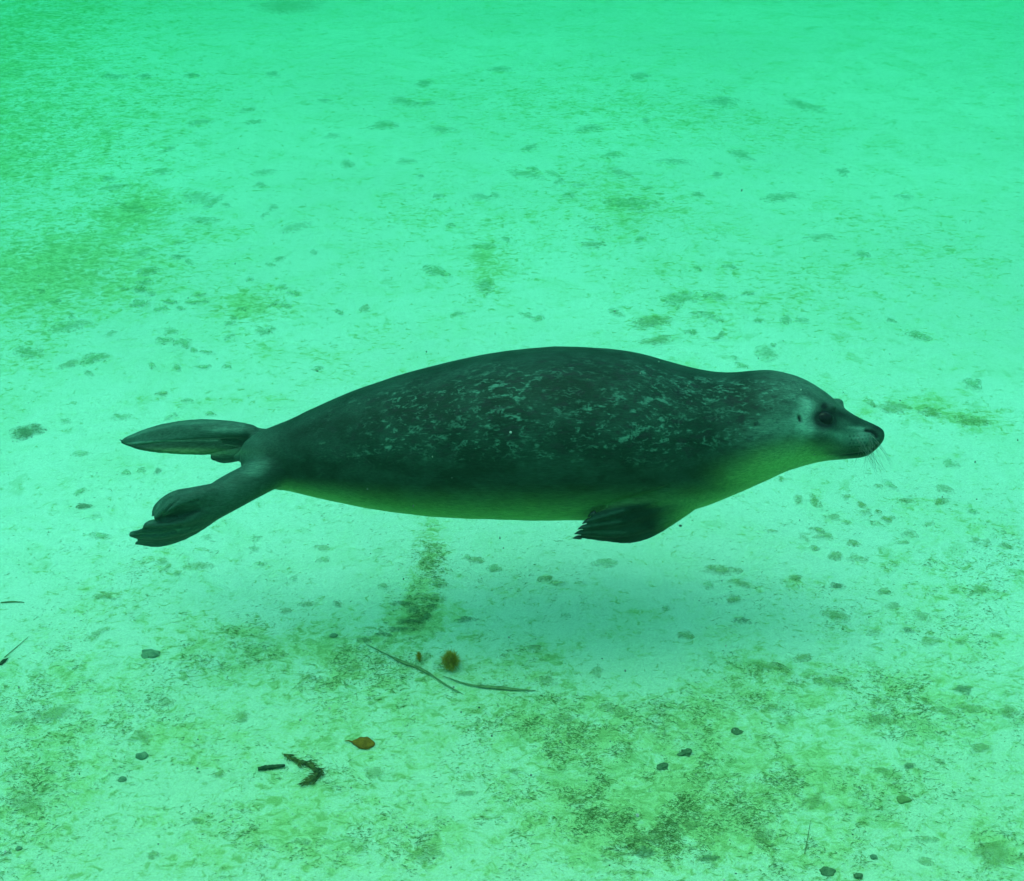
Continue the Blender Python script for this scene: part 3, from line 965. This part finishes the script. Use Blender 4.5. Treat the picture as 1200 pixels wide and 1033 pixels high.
def scrap(pxs, radii, n, mat, label, seed):
    """torn scrap of weed: a bent core with frayed fibres"""
    rr = random.Random(seed)
    path = floor_line(pxs, 30, .003)
    org = path[0].copy(); org.z = height(org.x, org.y)
    rad = np.interp(np.linspace(0, len(radii) - 1, 30), range(len(radii)), radii)
    V, F = tube([p - org for p in path], [r * .38 * (1 + .5 * mnoise.noise(Vector((k * .9, seed, 0)))) for k, r in enumerate(rad)], 7)
    for k in range(n):
        i = rr.randrange(1, 28)
        d = (path[i + 1] - path[i - 1]).normalized()
        L = rr.uniform(.006, .016)
        p0 = path[i] - org + Vector((rr.uniform(-1, 1), rr.uniform(-1, 1), 0)) * rad[i] * .8
        a1 = rr.gauss(0, .45)
        d1 = Vector((d.x * math.cos(a1) - d.y * math.sin(a1), d.x * math.sin(a1) + d.y * math.cos(a1), rr.uniform(-.05, .3)))
        pts = [p0, p0 + d1 * L * .5, p0 + d1 * L + Vector((rr.gauss(0, .002), rr.gauss(0, .002), 0))]
        for p in pts: p.z = max(p.z, .001)
        V2, F2 = tube(pts, [.0009, .0011, .0003], 5)
        o0 = len(V); V += V2; F += [tuple(o0 + q for q in f) for f in F2]
    return place(mesh_obj('weed_scrap', V, F, mat), org, label, 'seaweed')

scrap([(330,881),(341,887),(352,892),(364,896),(372,904),(367,912),(357,916)], [.001,.002,.0050,.0085,.0095,.0095,.004], 150, m_scrap,
      'hooked frayed dark weed scrap just right of the short stick', 14)

def tuft(u, v, wpx, hpx, n, mat, label, seed):
    """loose ball of fine filaments round a core"""
    rr = random.Random(seed)
    c = G(u, v + hpx * .35)
    sc = (c - CAM).dot(FWD) / FOC
    rx, rz = wpx / 2 * sc, hpx / 2 * sc
    V, F = ellipsoid(Vector((0, 0, rz * .8)), XA, Vector((0, 1, 0)), Vector((0, 0, 1)), rx * .36, rx * .35, rz * .42, 10, 7)
    V = [v + v.normalized() * (mnoise.noise(v * 160) * rx * .35) for v in V]
    for k in range(n):
        d = Vector((rr.gauss(0, 1), rr.gauss(0, 1), rr.gauss(.25, .9))).normalized()
        p0 = Vector((0, 0, rz * .8)) + Vector((d.x * rx, d.y * rx, d.z * rz)) * rr.uniform(.2, .5)
        d2 = (d + Vector((rr.gauss(0, .5), rr.gauss(0, .5), rr.gauss(0, .5)))).normalized()
        L = rr.uniform(.4, 1.0) * rx
        pts = [p0, p0 + d * L * .5, p0 + d * L * .5 + d2 * L * .5]
        for p in pts: p.z = max(p.z, .0005)
        V2, F2 = tube(pts, [.00036, .00034, .00012], 4)
        o0 = len(V); V += V2; F += [tuple(o0 + i for i in f) for f in F2]
    return place(mesh_obj('weed_tuft', V, F, mat), c, label, 'seaweed')

tuft(528, 773, 22, 30, 800, m_weed, 'fuzzy orange brown weed tuft on the floor below the seal', 3)
tuft(491, 768, 9, 20, 160, m_weed, 'narrow faint brown weed tuft left of the larger orange one', 4)

# oval brown leaf with a stem
def leaf(u, v, wpx, hpx, label):
    c = G(u, v)
    rx = (G(u + wpx / 2, v) - c).length; ry = (G(u, v - hpx / 2) - G(u, v + hpx / 2)).length / 2
    V, F = [], []
    nx_, ny_ = 17, 7
    for s in (1, -1):
        for i in range(nx_):
            f = i / (nx_ - 1) * 2 - 1
            half = ry * max(0.02, (1 - abs(f) ** 2.2)) ** .75 * (1.15 if f > 0 else .8 + .35 * (1 + f))
            for j in range(ny_):
                g = j / (ny_ - 1) * 2 - 1
                z = .006 * (1 - .7 * g * g) * (1 - f * f * .6) + .0012 * s + .001 * math.sin(9 * f + 5 * g)
                V.append(Vector((rx * f, half * g - rx * .12 * f, z + .001)))
    n1 = nx_ * ny_
    for i in range(nx_ - 1):
        for j in range(ny_ - 1):
            a = i * ny_ + j
            F.append((a, a + ny_, a + ny_ + 1, a + 1)); F.append((n1 + a, n1 + a + 1, n1 + a + ny_ + 1, n1 + a + ny_))
    for i in range(nx_ - 1):
        a = i * ny_; F.append((a, n1 + a, n1 + a + ny_, a + ny_))
        a = i * ny_ + ny_ - 1; F.append((a, a + ny_, n1 + a + ny_, n1 + a))
    root_ = bpy.data.objects.new('fallen_leaf', None); COL.objects.link(root_)
    place(root_, c, label, 'leaf')
    mesh_obj('leaf_blade', V, F, m_leaf, root_)
    V2, F2 = tube([Vector((-rx * .95, rx * .11, .003)), Vector((-rx * 1.3, rx * .22, .004)), Vector((-rx * 1.65, rx * .25, .003))], [.0016, .0012, .0006], 6)
    mesh_obj('leaf_stem', V2, F2, m_leaf, root_)
leaf(426, 870, 27, 12, 'curled oval brown leaf with a short stem on the floor')

def stone(u, v, wpx, hpx, mat, label, seed, name='pebble', cat='pebble', hz=.55, ang=0.25, tri_=False):
    c = G(u, v + hpx * .3)
    rx = (G(u + wpx / 2, v) - c).length if False else wpx / 2 * (c - CAM).dot(FWD) / FOC
    bm = bmesh.new()
    bmesh.ops.create_icosphere(bm, subdivisions=3, radius=1)
    off = Vector((seed * 3.1, seed * 1.7, 0))
    for vtx in bm.verts:
        n = vtx.co.normalized()
        q = n * (1 + ang * mnoise.noise(n * 1.4 + off) * 1.6 + ang * .5 * mnoise.noise(n * 4 + off))
        if tri_:
            a = math.atan2(q.y, q.x); q = Vector((q.x * (1 + .28 * math.cos(3 * a + .5)), q.y * (1 + .28 * math.cos(3 * a + .5)), q.z))
        vtx.co = Vector((q.x * rx, q.y * rx * .8, max(q.z, -.35) * rx * hz + rx * hz * .25))
    me2 = bpy.data.meshes.new(name); bm.to_mesh(me2); bm.free()
    me2.materials.append(mat)
    me2.polygons.foreach_set('use_smooth', [True] * len(me2.polygons))
    o = bpy.data.objects.new(name, me2); COL.objects.link(o)
    return place(o, c, label, cat)

stone(391, 741, 9, 8, m_peb, 'round dark pebble left of the dark algae clump below the seal', 1)
stone(166, 881, 14, 9, m_peb, 'dark pebble just below the round olive algae patch at lower left', 2)
stone(143, 909, 10, 8, m_peb, 'small dark pebble nearest below the lower left olive patch', 3)
stone(22, 989, 8, 15, m_peb, 'dark pebble in the bottom left corner of the floor', 4)
stone(177, 762, 20, 6, m_peb, 'flat dark stone below the lower hind flipper', 5, 'flat_stone', 'stone', .18, .4)
stone(803, 880, 15, 11, m_stone, 'angular dark stone amid the algae right of the bottom middle', 6, 'flat_stone', 'stone', .4, .6)
stone(777, 897, 13, 8, m_stone, 'smaller dark stone below the angular dark stone', 7, 'flat_stone', 'stone', .35, .6)
stone(863, 857, 14, 6, m_stone, 'thin dark stone up and right of the angular dark stone', 8, 'flat_stone', 'stone', .3)
stone(1058, 935, 16, 12, m_tan, 'olive three cornered stone at lower right', 9, 'flat_stone', 'stone', .4, .2, True)
stone(970, 1019, 18, 6, m_stone, 'flat dark stone at the bottom edge right of the middle', 10, 'flat_stone', 'stone', .25)
stone(1006, 1023, 11, 12, m_stone, 'dark jagged stone at the bottom edge, right of the flat one', 11, 'flat_stone', 'stone', .6, .4)
stone(1024, 1003, 9, 6, m_peb, 'tiny dark pebble above the jagged bottom edge stone', 12)

# ------------------------------------------------------------------ specks drifting in the water
m_speck = debris_mat('drifting_speck', (.02, .035, .025), (.40, .45, .38), scale=9)
bm = bmesh.new()
rs_ = random.Random(21)
for k in range(330):
    u, v = rs_.uniform(-150, 1350), rs_.uniform(-80, 1080)
    d = ray(u, v)
    tfl = -CAM.z / d.z
    f = rs_.uniform(.45, .97)
    p = CAM + d * (tfl * f)
    r = rs_.uniform(.0006, .0013) * (1 if rs_.random() < .9 else 1.25)
    mat_ = bmesh.ops.create_icosphere(bm, subdivisions=1, radius=r)
    sx, sy, sz = rs_.uniform(.6, 1.5), rs_.uniform(.6, 1.5), rs_.uniform(.6, 1.8)
    for vtx in mat_['verts']:
        vtx.co = Vector((vtx.co.x * sx, vtx.co.y * sy, vtx.co.z * sz)) + p
mep = bpy.data.meshes.new('drifting_specks'); bm.to_mesh(mep); bm.free()
mep.materials.append(m_speck)
sp = bpy.data.objects.new('drifting_specks', mep); COL.objects.link(sp)
tag(sp, 'tiny dark specks drifting in the green water', 'specks', kind='stuff')

# ------------------------------------------------------------------ the water the camera looks through
m_w = bpy.data.materials.new('green_water')
m_w.use_nodes = True
t = m_w.node_tree
for n in list(t.nodes): t.nodes.remove(n)
out = t.nodes.new('ShaderNodeOutputMaterial')
pv = t.nodes.new('ShaderNodeVolumePrincipled')
pv.inputs['Color'].default_value = (.004, .007, .006, 1)
pv.inputs['Absorption Color'].default_value = (.020, .74, .44, 1)
pv.inputs['Density'].default_value = .40
pv.inputs['Anisotropy'].default_value = .3
t.links.new(pv.outputs[0], out.inputs['Volume'])
V = [Vector((x, y, z)) for x in (-45, 45) for y in (-35, 45) for z in (-1.05, 1.98)]
F = [(0,1,3,2),(4,6,7,5),(0,4,5,1),(2,3,7,6),(0,2,6,4),(1,5,7,3)]
hz = mesh_obj('haze', V, F, m_w, None, smooth=False)
tag(hz, 'clear green pool water filling the whole scene', 'water', kind='stuff')
